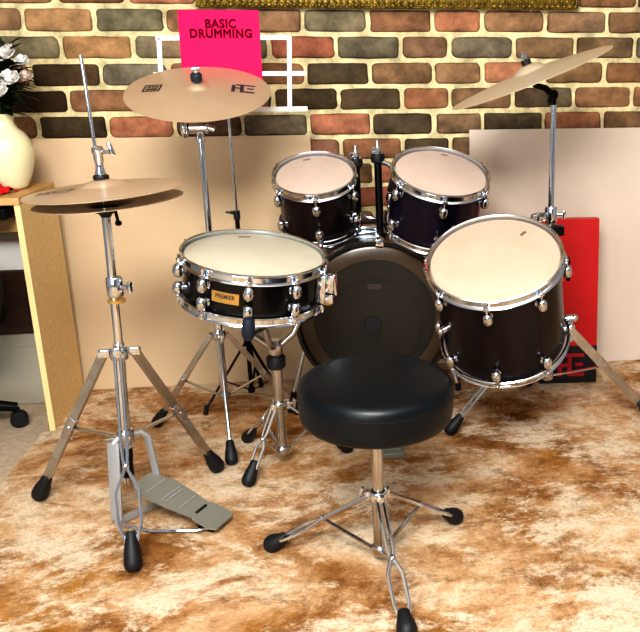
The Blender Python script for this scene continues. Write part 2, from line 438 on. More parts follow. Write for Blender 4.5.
def rose(label, c, r, m, grp=None):
    T = thing('rose', label, 'flower', c, group=grp)
    b = MB()
    rng = random.Random(int(c[0]*1e4) + int(c[2]*1e4))
    b.ball((0, 0, r*.35), r*.42, (1, 1, 1.25))
    for ring, (n, rad, tilt) in enumerate(((4, .45, .25), (5, .72, .55), (6, .95, .9))):
        for k in range(n):
            a = 2*PI*k/n + ring*.5 + rng.uniform(-.2, .2)
            # a cupped petal
            u = Vector((math.cos(a), math.sin(a), 0)); s = Vector((-math.sin(a), math.cos(a), 0))
            pts = []
            for i in range(5):
                t = i/4; rowp = []
                for j in range(5):
                    q = j/2 - 1
                    wd = r*(.62)*math.sin(PI*(.16+.72*t))
                    rad_ = r*rad*(.25 + .75*t**.7) - abs(q)**2*r*.2
                    p = u*rad_ + s*(q*wd) + Vector((0, 0, r*(1.15-tilt*.75)*t - r*.1*tilt))
                    rowp.append(b.bm.verts.new(p))
                pts.append(rowp)
            for i in range(4):
                for j in range(4): b.bm.faces.new((pts[i][j], pts[i][j+1], pts[i+1][j+1], pts[i+1][j]))
    bl = b.build('bloom', m, T)
    d = Vector((VX, VY, VZ+.22)) - Vector(c); mid = d*.5 + Vector((0, 0, -.01))
    MB().tube([(0, 0, -.002), tuple(mid), tuple(d), tuple(d + Vector((0, 0, -.08)))], .0025, 6).build('stem', LEAF, T)
    bl.rotation_euler = (math.radians(38), math.radians(-10 + 60*(c[0]-VX)), 0)
    return T
rose('large white artificial rose at top of the cream vase bouquet', (-1.062, 3.01, 1.200), .046, PETAL)
rose('white rose second from the bottom, in front of the dark leaves', (-1.034, 2.96, 1.128), .036, PETAL)
rose('lowest white rose of the bouquet, above the vase lip', (-1.062, 2.925, 1.092), .036, PETAL)
rose('small blush rosebud at the right side of the bouquet', (-1.000, 3.0, 1.135), .026, PETALP)
rose('small white rosebud below the topmost rose, on the right', (-1.008, 3.01, 1.182), .026, PETAL)
def leaf_shape(b, base, d, up, L, W):
    d = Vector(d).normalized(); s = d.cross(Vector(up)).normalized(); n = s.cross(d)
    prev = None
    for i in range(6):
        t = i/5; wd = W*math.sin(PI*min(1, .05+.95*t))**.8 if t < 1 else 0.0005
        c = Vector(base) + d*(L*t) - n*(L*.35*t*t)
        row = [b.bm.verts.new(c - s*wd), b.bm.verts.new(c - n*wd*.25), b.bm.verts.new(c + s*wd)]
        if prev:
            for k in (0, 1): b.bm.faces.new((prev[k], prev[k+1], row[k+1], row[k]))
        prev = row
LS = thing('leaf_spray', 'dark green leaves spreading from the cream vase mouth', 'foliage', (VX, VY, VZ+.16))
b = MB(); rng = random.Random(5)
for i in range(330):
    a = rng.uniform(0, 2*PI); e = rng.uniform(-.1, 1.2); st = rng.uniform(.0, .105)
    d = Vector((math.cos(a)*math.cos(e), math.sin(a)*math.cos(e), math.sin(e)))
    base = Vector((VX, VY, VZ+.238)) + Vector((d.x*st*.8, d.y*st*.8, abs(d.z)*st*1.3 + rng.uniform(0, .11)))
    leaf_shape(b, base, d, (0.1, 0.05, 1), rng.uniform(.04, .062), rng.uniform(.012, .019))
for i in range(9):
    a = 2*PI*i/9; b.tube([(VX+.012*math.cos(a), VY+.012*math.sin(a), VZ+.16), (VX+.02*math.cos(a), VY+.02*math.sin(a), VZ+.24), (VX+.06*math.cos(a), VY+.06*math.sin(a), VZ+.32)], .002, 6)
b.build('leaf', LEAF, LS, (VX, VY, VZ+.16))
# red cloth, crumpled
b = MB(); n = 14; g = []
for i in range(n+1):
    row = []
    for j in range(n+1):
        x = -1.185 + .115*i/n; y = 2.87 + .09*j/n
        z = .7855 + .026*abs(noise.noise(Vector((x*30, y*30, 1)))) + .034*math.sin(PI*i/n)*math.sin(PI*j/n) * (1.2 if i < n*.6 else .6)
        row.append(b.bm.verts.new((x + .1*(j/n-.5)*.3, y, z)))
    g.append(row)
for i in range(n):
    for j in range(n): b.bm.faces.new((g[i][j], g[i+1][j], g[i+1][j+1], g[i][j+1]))
o = b.build('cloth', REDCL); tag(o, 'crumpled red cloth in front of the cream vase on the desk', 'cloth')

# things under the desk
def lidded_box(name, label, cat, c, s, m, lid=.18):
    T = thing(name, label, cat, (c[0], c[1], c[2]-s[2]/2))
    off = (c[0], c[1], c[2]-s[2]/2)
    h = s[2]*(1-lid)
    MB().box((c[0], c[1], c[2]-s[2]/2+h/2), (s[0]-.006, s[1]-.006, h), bev=.003).build('body', m, T, off, smooth=False)
    MB().box((c[0], c[1], c[2]+s[2]/2-s[2]*lid/2), (s[0], s[1], s[2]*lid), bev=.003).build('lid', m, T, off, smooth=False)
    return T
lidded_box('storage_box', 'pale grey storage box on the floor under the desk', 'box', (-1.40, 3.17, .127), (.62, .16, .266), GREYCARD)
CB = thing('wooden_case', 'dark brown wooden case between the white carton and grey box under the desk', 'case', (-1.40, 3.17, .26))
MB().box((-1.40, 3.17, .375), (.60, .15, .228), bev=.003).build('body', DKWOOD, CB, (-1.40, 3.17, .26), smooth=False)
MB().box((-1.40, 3.093, .375), (.52, .006, .17), bev=.002).build('door', DKWOOD, CB, (-1.40, 3.17, .26), smooth=False)
lidded_box('carton', 'white carton on top of the dark wooden case under the desk', 'box', (-1.37, 3.17, .559), (.50, .14, .138), WHCARD)

# black office chair, mostly outside the frame
OC = (-1.335, 2.84, -.008)
CH = thing('office_chair', 'black office chair partly cut off by the left edge of the photo', 'chair', OC)
b = MB()
n = 10; g0 = []
for side in (0, 1):
    rows = []
    for j in range(n+1):
        t = j/n; row = []
        for i in range(9):
            q = i/4-1
            hw = .20 + .075*math.sin(PI*(.15+.7*t))
            x = OC[0] + q*hw; z = .40 + .33*t
            y = OC[1] - .215 - .05*t + .05*q*q + (.045 if side else 0) + .015*math.sin(PI*t)
            row.append(b.bm.verts.new((x, y, z)))
        rows.append(row)
    g0.append(rows)
for rows in g0:
    for j in range(n):
        for i in range(8): b.bm.faces.new((rows[j][i], rows[j][i+1], rows[j+1][i+1], rows[j+1][i]))
A, B_ = g0
for j in range(n):
    for i in (0, 8): b.bm.faces.new((A[j][i], A[j+1][i], B_[j+1][i], B_[j][i]))
for i in range(8):
    for j in (0, n): b.bm.faces.new((A[j][i], A[j][i+1], B_[j][i+1], B_[j][i]))
b.build('backrest', DKFAB, CH, OC)
b = MB(); b.lathe([(0, .36), (.17, .36), (.20, .375), (.208, .40), (.20, .425), (.16, .435), (0, .43)], Matrix.Translation((OC[0], OC[1], 0)), 40); b.build('seat', DKFAB, CH, OC)
MB().cyl((OC[0], OC[1], .09), (OC[0], OC[1], .37), .025).build('gas_lift', BLACKMET, CH, OC)
MB().bar((OC[0], OC[1]-.05, .35), (OC[0], OC[1]-.19, .50), .05, .012, (1, 0, 0)).build('back_bracket', BLACKMET, CH, OC)
MB().tube([(OC[0]+.05, OC[1]+.02, .345), (OC[0]+.14, OC[1]-.08, .335), (OC[0]+.20, OC[1]-.13, .345)], [.007, .008, .013], 8).build('lever', BLACKMET, CH, OC)
for k in range(5):
    a = math.radians(18 + 72*k); e = (OC[0]+.19*math.cos(a), OC[1]+.19*math.sin(a), .062)
    lg = MB().tube([(OC[0], OC[1], .10), ((OC[0]+e[0])/2, (OC[1]+e[1])/2, .088), e], [.026, .022, .016], 10).build('leg', BLACKMET, CH, OC)
    c = MB(); t = Vector((-math.sin(a), math.cos(a), 0))
    for s in (-1, 1):
        p = Vector(e) + t*s*.014 + Vector((0, 0, -.042)); c.cyl(p - t*.009, p + t*.009, .027, 18, cap=.004)
    c.cyl((e[0], e[1], e[2]-.045), e, .007, 8)
    c.build('caster', BLACKRUB, lg, OC)

# ------------------------------------------------------------------ gilt picture frame on the wall (its lower edge shows)
FX0, FX1, FZ0, FZ1 = -.505, .842, 1.360, 2.06
FO = ((FX0+FX1)/2, WY-.02, FZ0)
FR = thing('picture_frame', 'ornate carved gilt picture frame at the top of the brick wall', 'picture frame', FO)
b = MB(); rw = .075; yf = WY-.03
for (c, s) in ((((FX0+FX1)/2, yf, FZ0+rw/2), (FX1-FX0, .035, rw)), (((FX0+FX1)/2, yf, FZ1-rw/2), (FX1-FX0, .035, rw)),
               ((FX0+rw/2, yf, (FZ0+FZ1)/2), (rw, .035, FZ1-FZ0-2*rw+.01)), ((FX1-rw/2, yf, (FZ0+FZ1)/2), (rw, .035, FZ1-FZ0-2*rw+.01))):
    b.box(c, s, bev=.006)
rng = random.Random(3)
def orn(x, z, horiz, s):
    yy = yf-.018
    b.ball((x, yy, z), s, (1, .8, .8) if horiz else (.8, .8, 1), sub=2)
x = FX0+.012
while x < FX1:
    for z0 in (FZ0, FZ1):
        sg = 1 if z0 == FZ0 else -1
        orn(x, z0+sg*.010, True, rng.uniform(.008, .012))
        b.ball((x+.011, yf-.016, z0+sg*.026), .011, (.55, .8, 1.3), Matrix.Rotation(rng.uniform(-.7, .7), 3, 'Y'), 2)
        b.ball((x+.004, yf-.017, z0+sg*.045), .010, (.6, .8, 1.2), Matrix.Rotation(rng.uniform(-.9, .9), 3, 'Y'), 2)
    x += .0215
z = FZ0+.06
while z < FZ1-.05:
    for x0 in (FX0, FX1):
        sg = 1 if x0 == FX0 else -1
        orn(x0+sg*.010, z, False, rng.uniform(.008, .012))
        b.ball((x0+sg*.032, yf-.016, z+.01), .011, (1.3, .8, .55), Matrix.Rotation(rng.uniform(-.7, .7), 3, 'Y'), 2)
    z += .0215
b.build('frame', GILT, FR, FO)
MB().box(((FX0+FX1)/2, WY-.022, (FZ0+FZ1)/2), (FX1-FX0-2*rw+.01, .01, FZ1-FZ0-2*rw+.01)).build('canvas', CANVAS, FR, FO, smooth=False)

# ------------------------------------------------------------------ drums
def basis(n):
    n = Vector(n).normalized(); y = Vector((0, 1, 0)); y = (y - n*y.dot(n)).normalized(); x = y.cross(n)
    return x, y, n
def drum_matrix(c, n, depth):
    x, y, n = basis(n); M = Matrix((x, y, n)).transposed().to_4x4(); M.translation = Vector(c) - n*depth; return M
def hoop_prof(R, sr, z0, up):
    h = sr + .007; s = 1 if up else -1
    return [(h-.002, z0+s*.0), (h+.001, z0+s*.0025), (h+.005, z0+s*.0005), (h+.0035, z0-s*.0035), (h+.001, z0-s*.006), (h+.001, z0-s*.019),
            (R-.002, z0-s*.0225), (R, z0-s*.0245), (R-.003, z0-s*.0265), (h-.001, z0-s*.0235), (h-.002, z0-s*.018)]
def drum(name, label, cat, c, n, R, sr, depth, az, shellm, headm, headz=-.007, snare=False):
    M = drum_matrix(c, n, depth); T = thing(name, label, cat, M=M)
    hz = depth
    sh = MB(); sh.lathe([(sr-.006, .012), (sr, .010), (sr, hz-.012), (sr-.006, hz-.010)], seg=64, closed=True); sh.build('shell', shellm, T)
    hd = MB(); hd.lathe([(0, hz+headz), (sr-.010, hz+headz), (sr-.001, hz+headz-.003), (sr+.004, hz-.019), (sr+.0045, hz-.022), (sr-.003, hz-.012), (sr-.012, hz+headz-.002), (0, hz+headz-.002)], seg=64)
    hd.build('drumhead', headm, T)
    hd = MB(); hd.lathe([(0, .006), (sr-.008, .006), (sr+.004, .018), (sr+.0045, .021), (sr-.003, .014), (0, .008)], seg=64); hd.build('resonant_head', HEADP, T)
    MB().lathe(hoop_prof(R, sr, hz, True), seg=72, closed=True).build('hoop', CHROME, T)
    MB().lathe(hoop_prof(R, sr, 0.0, False), seg=72, closed=True).build('hoop', CHROME, T)
    proto = {}
    for top in (True, False):
        for a in az:
            rot = (0, 0, math.radians(a))
            if top not in proto:
                s = 1 if top else -1; z0 = hz if top else 0.0
                zl = z0 - s*(.056 if not snare else .046)
                L = MB(); rr = sr+.017
                L.lathe([(0, 0), (.0125, 0), (.0125, .003), (.007, .006), (.0065, .012), (0, .012)], frame((0, -sr+.001, zl), (0, -1, 0)), 18)
                L.lathe([(0, -.019), (.006, -.0188), (.0105, -.0155), (.0132, -.009), (.014, 0), (.0132, .009), (.0105, .0155), (.006, .0188), (0, .019)], frame((0, -rr, zl), (0, 0, 1)), 18)
                lo = L.build('lug', CHROME, T)
                Rd = MB(); zt = z0 - s*.018
                Rd.cyl((0, -rr, zl), (0, -rr, zt), .0032, 8)
                Rd.box((0, -(R-.003), z0 - s*.021), (.018, .016, .007), bev=.002)
                Rd.cyl((0, -rr, zt), (0, -rr, zt + s*.007), .0058, 12, cap=.001)
                Rd.cyl((0, -rr, zt + s*.007), (0, -rr, zt + s*.017), .0036, 4)
                Rd.build('tension_rod', CHROME, lo)
                lo.rotation_euler = rot; proto[top] = lo
            else: dup(proto[top], T, rot=rot)
    return T

SN = drum('snare_drum', 'shallow black snare drum with ivory head and brass badge on a chrome stand', 'snare drum',
          (-.27, 2.368, .692), (.125, -.106, 1), .200, .184, .142, [-34 + 36*k for k in range(10)], SHELLK, HEADS, snare=True)
# badge, bent to the shell
def bent_plate(name, m, T, az, zc, w, h, r, th=.0012):
    b = MB(); n = 10; rows = []
    for rr in (r, r+th):
        for z in (zc-h/2, zc+h/2):
            rows.append([b.bm.verts.new((rr*math.sin(math.radians(az) + w*(i/n-.5)/r), -rr*math.cos(math.radians(az) + w*(i/n-.5)/r), z)) for i in range(n+1)])
    for i in range(n):
        for (p, q) in ((0, 1), (2, 3), (0, 2), (1, 3)): b.bm.faces.new((rows[p][i], rows[p][i+1], rows[q][i+1], rows[q][i]))
    for i in (0, n): b.bm.faces.new((rows[0][i], rows[1][i], rows[3][i], rows[2][i]))
    return b.build(name, m, T, smooth=False)
bd = bent_plate('badge', GOLDB, SN, -17, .071, .074, .030, .1845); bd['label'] = 'brass badge with dark lettering'
me = text_polys('PREMIER', .017, .0002, 1.0, 1.05, .0004)
for v in me.vertices:
    a = math.radians(-17) + v.co.x*.80/.186; z = .0735 + v.co.y; rr = .1862 + v.co.z
    v.co = Vector((rr*math.sin(a), -rr*math.cos(a), z))
link_mesh('lettering', me, INK, bd)
# maker's mark printed on the far side of the snare head
def head_mark(T, r, az, z, w, h):
    b = MB(); a = math.radians(az)
    b.box((r*math.sin(a), -r*math.cos(a), z), (w, h, .0006), Matrix.Rotation(a, 3, 'Z')); o = b.build('printed_mark', INKFADE, T, smooth=False)
head_mark(SN, .145, 197, .1355, .034, .007)
# strainer with throw-off lever on the right side
a = math.radians(74); dx, dy = math.sin(a), -math.cos(a)
R3 = Matrix.Rotation(a, 3, 'Z')
st = MB(); st.box((dx*.198, dy*.198, .074), (.044, .028, .078), R3, bev=.004).box((dx*.220, dy*.220, .092), (.036, .026, .050), R3, bev=.004).box((dx*.222, dy*.222, .048), (.030, .024, .026), R3, bev=.004)
st = st.build('strainer', CHROME, SN)
MB().bar((dx*.228, dy*.228, .120), (dx*.240, dy*.240, .062), .024, .007, (-dy, dx, 0), bev=.002).build('throw_off_lever', CHROME, st)
MB().cyl((dx*.205, dy*.205, .034), (dx*.225, dy*.225, .034), .010, 14, cap=.002).build('adjuster_knob', GOLDB, st)
a = math.radians(-106); dx, dy = math.sin(a), -math.cos(a)
MB().box((dx*.194, dy*.194, .06), (.028, .018, .055), Matrix.Rotation(a, 3, 'Z'), bev=.004).build('butt_plate', CHROME, SN)
# air vent
a = math.radians(-20); 

T1 = drum('rack_tom', 'smaller dark plum rack tom, mounted left above the bass drum', 'tom drum',
          (-.117, 2.843, .841), (-.042, -.436, 1), 1.39e-1, .1235, .205, [-60, 0, 60, 120, 180, 240], SHELL, HEADP)
T2 = drum('rack_tom', 'larger dark violet rack tom, mounted right above the bass drum', 'tom drum',
          (.286, 2.744, .852), (.138, -.403, 1), .1625, .147, .222, [-58, 2, 62, 122, 182, 242], SHELLP, HEADP)
FT = drum('floor_tom', 'large deep plum floor tom right of the black throne, tilted toward the player', 'tom drum',
          (.387, 2.314, .669), (-.196, -.455, 1), .199, .183, .335, [-65 + 45*k for k in range(8)], SHELL, HEADT)
head_mark(T1, .098, 195, .1985, .022, .006); head_mark(T2, .122, 172, .2155, .022, .006); head_mark(FT, .13, 128, .3285, .010, .022)
# bracket wings on the drums
a = math.radians(92); dx, dy = math.sin(a), -math.cos(a); R3 = Matrix.Rotation(a, 3, 'Z')
b = MB().box((dx*.183, dy*.183, .225), (.04, .012, .06), R3, bev=.004)
b.cyl((dx*.185, dy*.185, .235), (dx*.212, dy*.212, .235), .012, 14, cap=.003)
bk = b.build('mount_bracket', CHROME, FT)
b = MB().bar((dx*.212, dy*.212, .262), (dx*.208, dy*.208, .18), .018, .012, (-dy, dx, 0), bev=.005); b.build('wing_bolt', BLACKMET, bk)
a = math.radians(80); dx, dy = math.sin(a), -math.cos(a)
b = MB(); b.cyl((dx*.184, dy*.184, .065), (dx*.210, dy*.210, .065), .013, 14, cap=.003).ball((dx*.213, dy*.213, .065), .012); b.build('leg_bracket', CHROME, FT)
a = math.radians(-72); dx, dy = math.sin(a), -math.cos(a)
b = MB(); b.cyl((dx*.178, dy*.178, .16), (dx*.20, dy*.20, .16), .011, 14, cap=.003).ball((dx*.202, dy*.202, .16), .0105); b.build('leg_bracket', CHROME, FT)

# ---- bass drum, axis along Y
BX, BY0, BY1, BZ = .06, 2.755, 3.14, .363
BO = (BX, BY0, 0)
BD = thing('bass_drum', 'dark bass drum with smoked head behind the black throne, carrying both rack toms', 'bass drum', BO)
MY = frame((BX, BY0, BZ), (0, 1, 0), (1, 0, 0))
dep = BY1-BY0
MB().lathe([(.240, .02), (.246, .02), (.246, dep-.02), (.240, dep-.02)], MY, 72, True).build('shell', SHELL, BD, BO)
for z0, z1 in ((-.004, .034), (dep-.034, dep+.004)):
    MB().lathe([(.250, z0+.003), (.253, z0), (.260, z0), (.263, z0+.003), (.263, z1-.003), (.260, z1), (.253, z1), (.250, z1-.003)], MY, 72, True).build('hoop', HOOPB, BD, BO)
bh = MB().lathe([(0, .004), (.200, .004), (.238, .004), (.2505, .012), (.2505, .016), (.238, .009), (0, .009)], MY, 72).build('drumhead', BASSH, BD, BO)
MB().lathe([(0, .0036), (.1985, .0036), (.1985, .0025), (0, .0025)], MY, 72).build('film_centre', BASSIN, bh, BO)
MB().lathe([(.1975, .0045), (.2015, .0045), (.2015, .001), (.1975, .001)], MY, 72, True).build('control_ring', BLACKRUB, bh, BO)
M2 = frame((BX-.005, BY0, BZ-.022), (0, 1, 0), (1, 0, 0))
MB().lathe([(.157, .0026), (.161, .0026), (.161, .0008), (.157, .0008)], M2, 64, True).build('inner_ring', BLACKRUB, bh, BO)
MB().box((BX, BY0-.0002, BZ+.112), (.045, .002, .018), bev=.0004).build('printed_mark', INK, bh, BO, smooth=False)
MB().lathe([(0, -.001), (.028, -.001), (.03, .002), (0, .002)], frame((BX-.01, BY0, BZ-.02), (0, 1, 0)), 24).build('beater_patch', BLACKRUB, bh, BO)
MB().lathe([(0, dep-.006), (.2505, dep-.014), (.2505, dep-.018), (0, dep-.01)], MY, 72).build('resonant_head', BLACKRUB, BD, BO)
cl0 = None
for k in range(8):
    a = math.radians(5 + 45*k)
    b = MB(); ra = Vector((math.sin(a), 0, math.cos(a)))
    def P(r, y): return Vector((BX, BY0 + y, BZ)) + ra*r
    rr = Matrix.Rotation(a, 3, 'Y')
    b.box(P(.268, .018), (.026, .050, .006), rr, bev=.002); b.box(P(.260, -.008), (.026, .005, .022), rr, bev=.002)
    cw = b.build('claw', CHROME, BD, BO)
    b = MB(); b.cyl(P(.276, -.004), P(.276, .012), .006, 10, cap=.001); b.cyl(P(.272, .02), P(.262, .12), .003, 8); b.build('tension_rod', CHROME, cw, BO)
    b = MB(); b.box(P(.254, .14), (.018, .06, .018), rr, bev=.006); b.build('lug', CHROME, BD, BO)
# tom holder: base block, two posts, L arms
hb = MB().box((.055, 2.93, .618), (.11, .07, .025), bev=.005).box((.055, 2.93, .636), (.085, .05, .022), bev=.005).build('tom_holder', CHROME, BD, BO)
for (px_, top, arm) in ((.090, .895, [(.090, 2.90, .868), (.125, 2.885, .858), (.150, 2.86, .830)]), (.018, .875, [(.018, 2.94, .850), (-.002, 2.94, .84), (-.012, 2.93, .79)])):
    py_ = arm[0][1]
    po = MB().cyl((px_, py_, .615), (px_, py_, top-.03), .0125, 16).build('post', BLACKMET, hb, BO)
    MB().lathe([(0, 0), (.014, 0), (.022, .005), (.024, .018), (.022, .030), (.012, .034), (0, .034)], Matrix.Translation((px_, py_, top-.035)), 20).build('collar', BLACKRUB, hb, BO)
    b = MB(); b.lathe([(0, 0), (.017, 0), (.017, .008), (.010, .014), (.006, .022), (.0035, .030), (.0035, .046), (0, .046)], Matrix.Translation((px_, py_, top-.003)), 16)
    b.box((px_-.004, py_-.004, top+.012), (.036, .007, .014), Matrix.Rotation(.5, 3, 'Z'), bev=.003)
    b.build('wing_nut', CHROME, hb, BO)
    MB().tube(arm, .0085, 12).build('arm', CHROME, hb, BO)
MB().tube([(.02, 2.935, .69), (.05, 2.92, .675), (.088, 2.905, .67)], .006, 8).build('brace', CHROME, hb, BO)
MB().box((.142, 2.868, .80), (.035, .016, .07), Matrix.Rotation(.3, 3, 'Y'), bev=.004).build('mount_bracket', BLACKMET, T2).matrix_parent_inverse = T2.matrix_world.inverted()
o = MB().box((.006, 2.925, .795), (.018, .035, .06), bev=.004).build('mount_bracket', BLACKMET, T1); o.matrix_parent_inverse = T1.matrix_world.inverted()
for s in (-1, 1):
    b = MB(); p0 = (BX+s*.232, 3.02, BZ-.10); p1 = (BX+s*.30, 2.98, .02)
    b.cyl(p0, p1, .007, 12).box((BX+s*.238, 3.02, BZ-.095), (.022, .05, .05), bev=.005); sr_ = b.build('spur', CHROME, BD, BO)
    MB().cyl((p1[0], p1[1], .03), (p1[0]+s*.004, p1[1], .0), .011, 12, cap=.003).build('rubber_foot', BLACKRUB, sr_, BO)

# ---- bass drum pedal in front of the hoop
PO = (.075, 2.60, 0)
PD = thing('bass_pedal', 'grey bass drum pedal on the carpet, mostly hidden behind the black throne', 'drum pedal', PO)
MB().bar((.083, 2.465, .022), (.070, 2.68, .055), .075, .008, (1, 0, 0), bev=.003).build('footboard', FOOTB, PD, PO, smooth=False)
MB().box((.086, 2.468, .010), (.085, .045, .020), bev=.004).build('heel_plate', FOOTB, PD, PO)
b = MB()
for s in (-1, 1): b.bar((.069+s*.055, 2.705, .0), (.069+s*.05, 2.70, .20), .016, .008, (0, 1, 0), bev=.002)
b.cyl((.012, 2.70, .19), (.126, 2.70, .19), .007, 12); b.box((.069, 2.72, .008), (.13, .06, .014), bev=.003); b.build('pedal_frame', PLATE, PD, PO)
bt = MB().cyl((.069, 2.70, .19), (.064, 2.60, .245), .004, 10).build('beater_shaft', CHROME, PD, PO)
MB().ball((.064, 2.594, .25), .026, (1, .9, 1.15)).build('beater_head', BLACKRUB, bt, PO)
MB().tube([(.069, 2.69, .18), (.069, 2.66, .12), (.070, 2.665, .058)], .005, 8).build('chain', STEEL, PD, PO)

# ------------------------------------------------------------------ stand hardware
def rubber_foot(parent, off, tip, d, r=.018, L=.068):
    """tapered rubber boot on a leg: tip rests on the floor, d points up the leg"""
    d = Vector(d).normalized(); tip = Vector(tip)
    base = Vector((tip.x, tip.y, tip.z + r*.75)) + d*.002
    M = frame(base, d)
    return MB().lathe([(0, -r*.66), (r*.7, -r*.6), (r*1.06, -r*.15), (r*1.16, r*.4), (r*1.04, L*.45), (r*.80, L*.70), (r*.72, L*.92), (r*.55, L), (0, L)], M, 18).build('rubber_foot', BLACKRUB, parent, off)
def wire_leg(T, off, hub, foot, wr=.0042, knee=.50, spread=.017, rf=.018, m=CHROME, L=.068):
    """two rods pinched together at the strut joint, ending in a rubber boot"""
    hub, foot = Vector(hub), Vector(foot); e = foot + Vector((0, 0, rf*.75)); d = e - hub
    s = d.cross(Vector((0, 0, 1))).normalized(); b = MB(); dn = d.normalized()
    for q in (-1, 1):
        pts = []
        for t, w_ in ((0, .007), (knee-.09, .007), (knee-.02, .0045), (knee+.02, .0045), (knee+.12, spread), (.80, spread), (.93, .005), (.97, .005)):
            pts.append(hub + d*t + s*(w_*q))
        b.tube(pts, wr, 8)
    b.ball(hub + d*knee, .009, (1, 1, 1)); b.box(hub, (.018, .018, .026), bev=.003)
    lg = b.build('leg', m, T, off)
    rubber_foot(lg, off, foot, -dn, rf, L)
    return hub + d*knee
def flat_leg(T, off, hub, foot, w_=.020, t_=.010, rf=.018, m=STEEL, L=.068):
    hub, foot = Vector(hub), Vector(foot); e = foot + Vector((0, 0, rf*.75)); d = e - hub; dn = d.normalized()
    nrm = dn.cross(Vector((0, 0, 1))).normalized(); up = nrm.cross(dn)
    b = MB()
    for q in (-1, 1):   # a channel: two thin flanges and a web
        b.bar(hub + nrm*q*t_*.5, hub + d*.93 + nrm*q*t_*.5, w_, .0022, tuple(up))
    b.bar(hub - up*w_*.42, hub + d*.93 - up*w_*.42, t_, .002, tuple(nrm))
    b.bar(hub + up*w_*.42, hub + d*.93 + up*w_*.42, t_, .002, tuple(nrm))
    k = hub + d*.5
    b.bar(k - d*.06, k + d*.06, w_*1.12, t_*1.5, tuple(up), bev=.002)
    b.cyl(k - nrm*.012, k + nrm*.012, .006, 12, cap=.002)
    lg = b.build('leg', m, T, off)
    rubber_foot(lg, off, foot, -dn, rf, L)
    return k
def strut(T, off, a, b_, w_=.013, m=STEEL):
    a, b_ = Vector(a), Vector(b_)
    MB().bar(a, b_, w_, .004, None, bev=.001).build('strut', m, T, off)
def collar(b, x, y, z, r, h, wing=None, seg=18):
    b.lathe([(0, -h/2), (r*.9, -h/2), (r, -h/2+.003), (r, h/2-.003), (r*.9, h/2), (0, h/2)], Matrix.Translation((x, y, z)), seg)
    if wing is not None:
        wv = Vector((math.cos(wing), math.sin(wing), 0))
        p = Vector((x, y, z)); b.cyl(p + wv*r*.6, p + wv*(r+.016), .006, 10)
        b.box(p + wv*(r+.022), (.010, .013, .030), Matrix.Rotation(wing, 3, 'Z'), bev=.004)
def lk(b, a, c, t): return None

# ---- throne
TX, TY = .032, 1.882
TO = (TX, TY, 0)
TH = thing('drum_throne', 'round black vinyl drum throne on a chrome tripod, in front of the kit', 'stool', TO)
n = Vector((.035, -.022, 1)).normalized(); Mt = frame((TX+.006, TY-.008, .496), n)
R = .180
cs = MB().lathe([(0, .006), (R*.4, .005), (R*.75, .002), (R*.91, -.003), (R*.965, -.009), (R*.993, -.019), (R, -.032), (R*.997, -.074), (R*.985, -.090), (R*.95, -.098), (R*.85, -.101), (0, -.101)], Mt, 72).build('seat', VINYL, TH, TO, sharp=70)
MB().lathe([(R*.9965, -.0315), (R*1.004, -.0325), (R*1.006, -.035), (R*1.004, -.0375), (R*.9965, -.0385)], Mt, 72, True).build('piping', VINYL, cs, TO)
b = MB(); b.lathe([(0, -.130), (.05, -.130), (.055, -.125), (.06, -.100), (0, -.100)], Mt, 24); b.build('seat_plate', BLACKMET, TH, TO)
MB().cyl((TX, TY, .17), (TX, TY, .365), .0135, 20).build('post', STEEL, TH, TO)
b = MB(); collar(b, TX, TY, .345, .021, .034, wing=-.5); b.box((TX+.028, TY-.006, .338), (.024, .022, .036), bev=.004); b.build('seat_clamp', CHROME, TH, TO)
MB().cyl((TX, TY, .028), (TX, TY, .20), .0165, 20).build('sleeve', STEEL, TH, TO)
b = MB(); collar(b, TX, TY, .185, .0225, .03, wing=2.6); b.build('hub', CHROME, TH, TO)
b = MB(); collar(b, TX, TY, .040, .0215, .024); b.build('lower_collar', STEEL, TH, TO)
for f in ((-.246, 1.979), (.243, 2.044), (.078, 1.578)):
    d = (Vector((f[0], f[1], 0)) - Vector(TO)).normalized()
    k = wire_leg(TH, TO, Vector((TX, TY, .185)) + d*.024, (f[0], f[1], 0), .0050, .46, .017, .020, CHROME, .052)
    strut(TH, TO, Vector((TX, TY, .040)) + d*.02, k, .012)

# ---- hi-hat stand
HX, HY = -.602, 2.213
HO = (HX-.030, HY, 0)
HS = thing('hi_hat_stand', 'chrome hi-hat stand with grey foot pedal at the left of the kit', 'cymbal stand', HO)
MB().cyl((HX-.030, HY, .10), (HX-.010, HY, .50), .0135, 20).build('lower_tube', CHROME, HS, HO)
MB().cyl((HX-.010, HY, .48), (HX, HY, .835), .0105, 20).build('upper_tube', CHROME, HS, HO)
b = MB(); collar(b, HX-.001, HY, .648, .020, .050, wing=-.35); b.build('height_clamp', CHROME, HS, HO)
MB().lathe([(0, -.008), (.0215, -.008), (.0215, .0), (0, .0)], Matrix.Translation((HX-.001, HY, .615)), 18).build('memory_lock', GOLDB, HS, HO)
b = MB(); b.lathe([(0, 0), (.012, 0), (.014, .006), (.030, .016), (.031, .026), (.024, .030), (0, .030)], Matrix.Translation((HX, HY, .826)), 24); sc = b.build('cymbal_seat', BLACKRUB, HS, HO)
b = MB(); b.cyl((HX+.026, HY-.01, .842), (HX+.030, HY-.012, .812), .004, 8).cyl((HX+.030, HY-.012, .818), (HX+.030, HY-.012, .806), .008, 12, cap=.003); b.build('tilt_screw', BLACKMET, sc, HO)
MB().cyl((HX, HY, .80), (HX-.010, HY, 1.208), .0042, 12).build('pull_rod', WHITEM if False else CHROME, HS, HO)
b = MB(); b.lathe([(0, 0), (.011, 0), (.013, .006), (.010, .014), (.009, .030), (.011, .034), (.0115, .052), (.014, .056), (.014, .066), (.010, .070), (0, .070)], Matrix.Translation((HX, HY, .928)), 18)
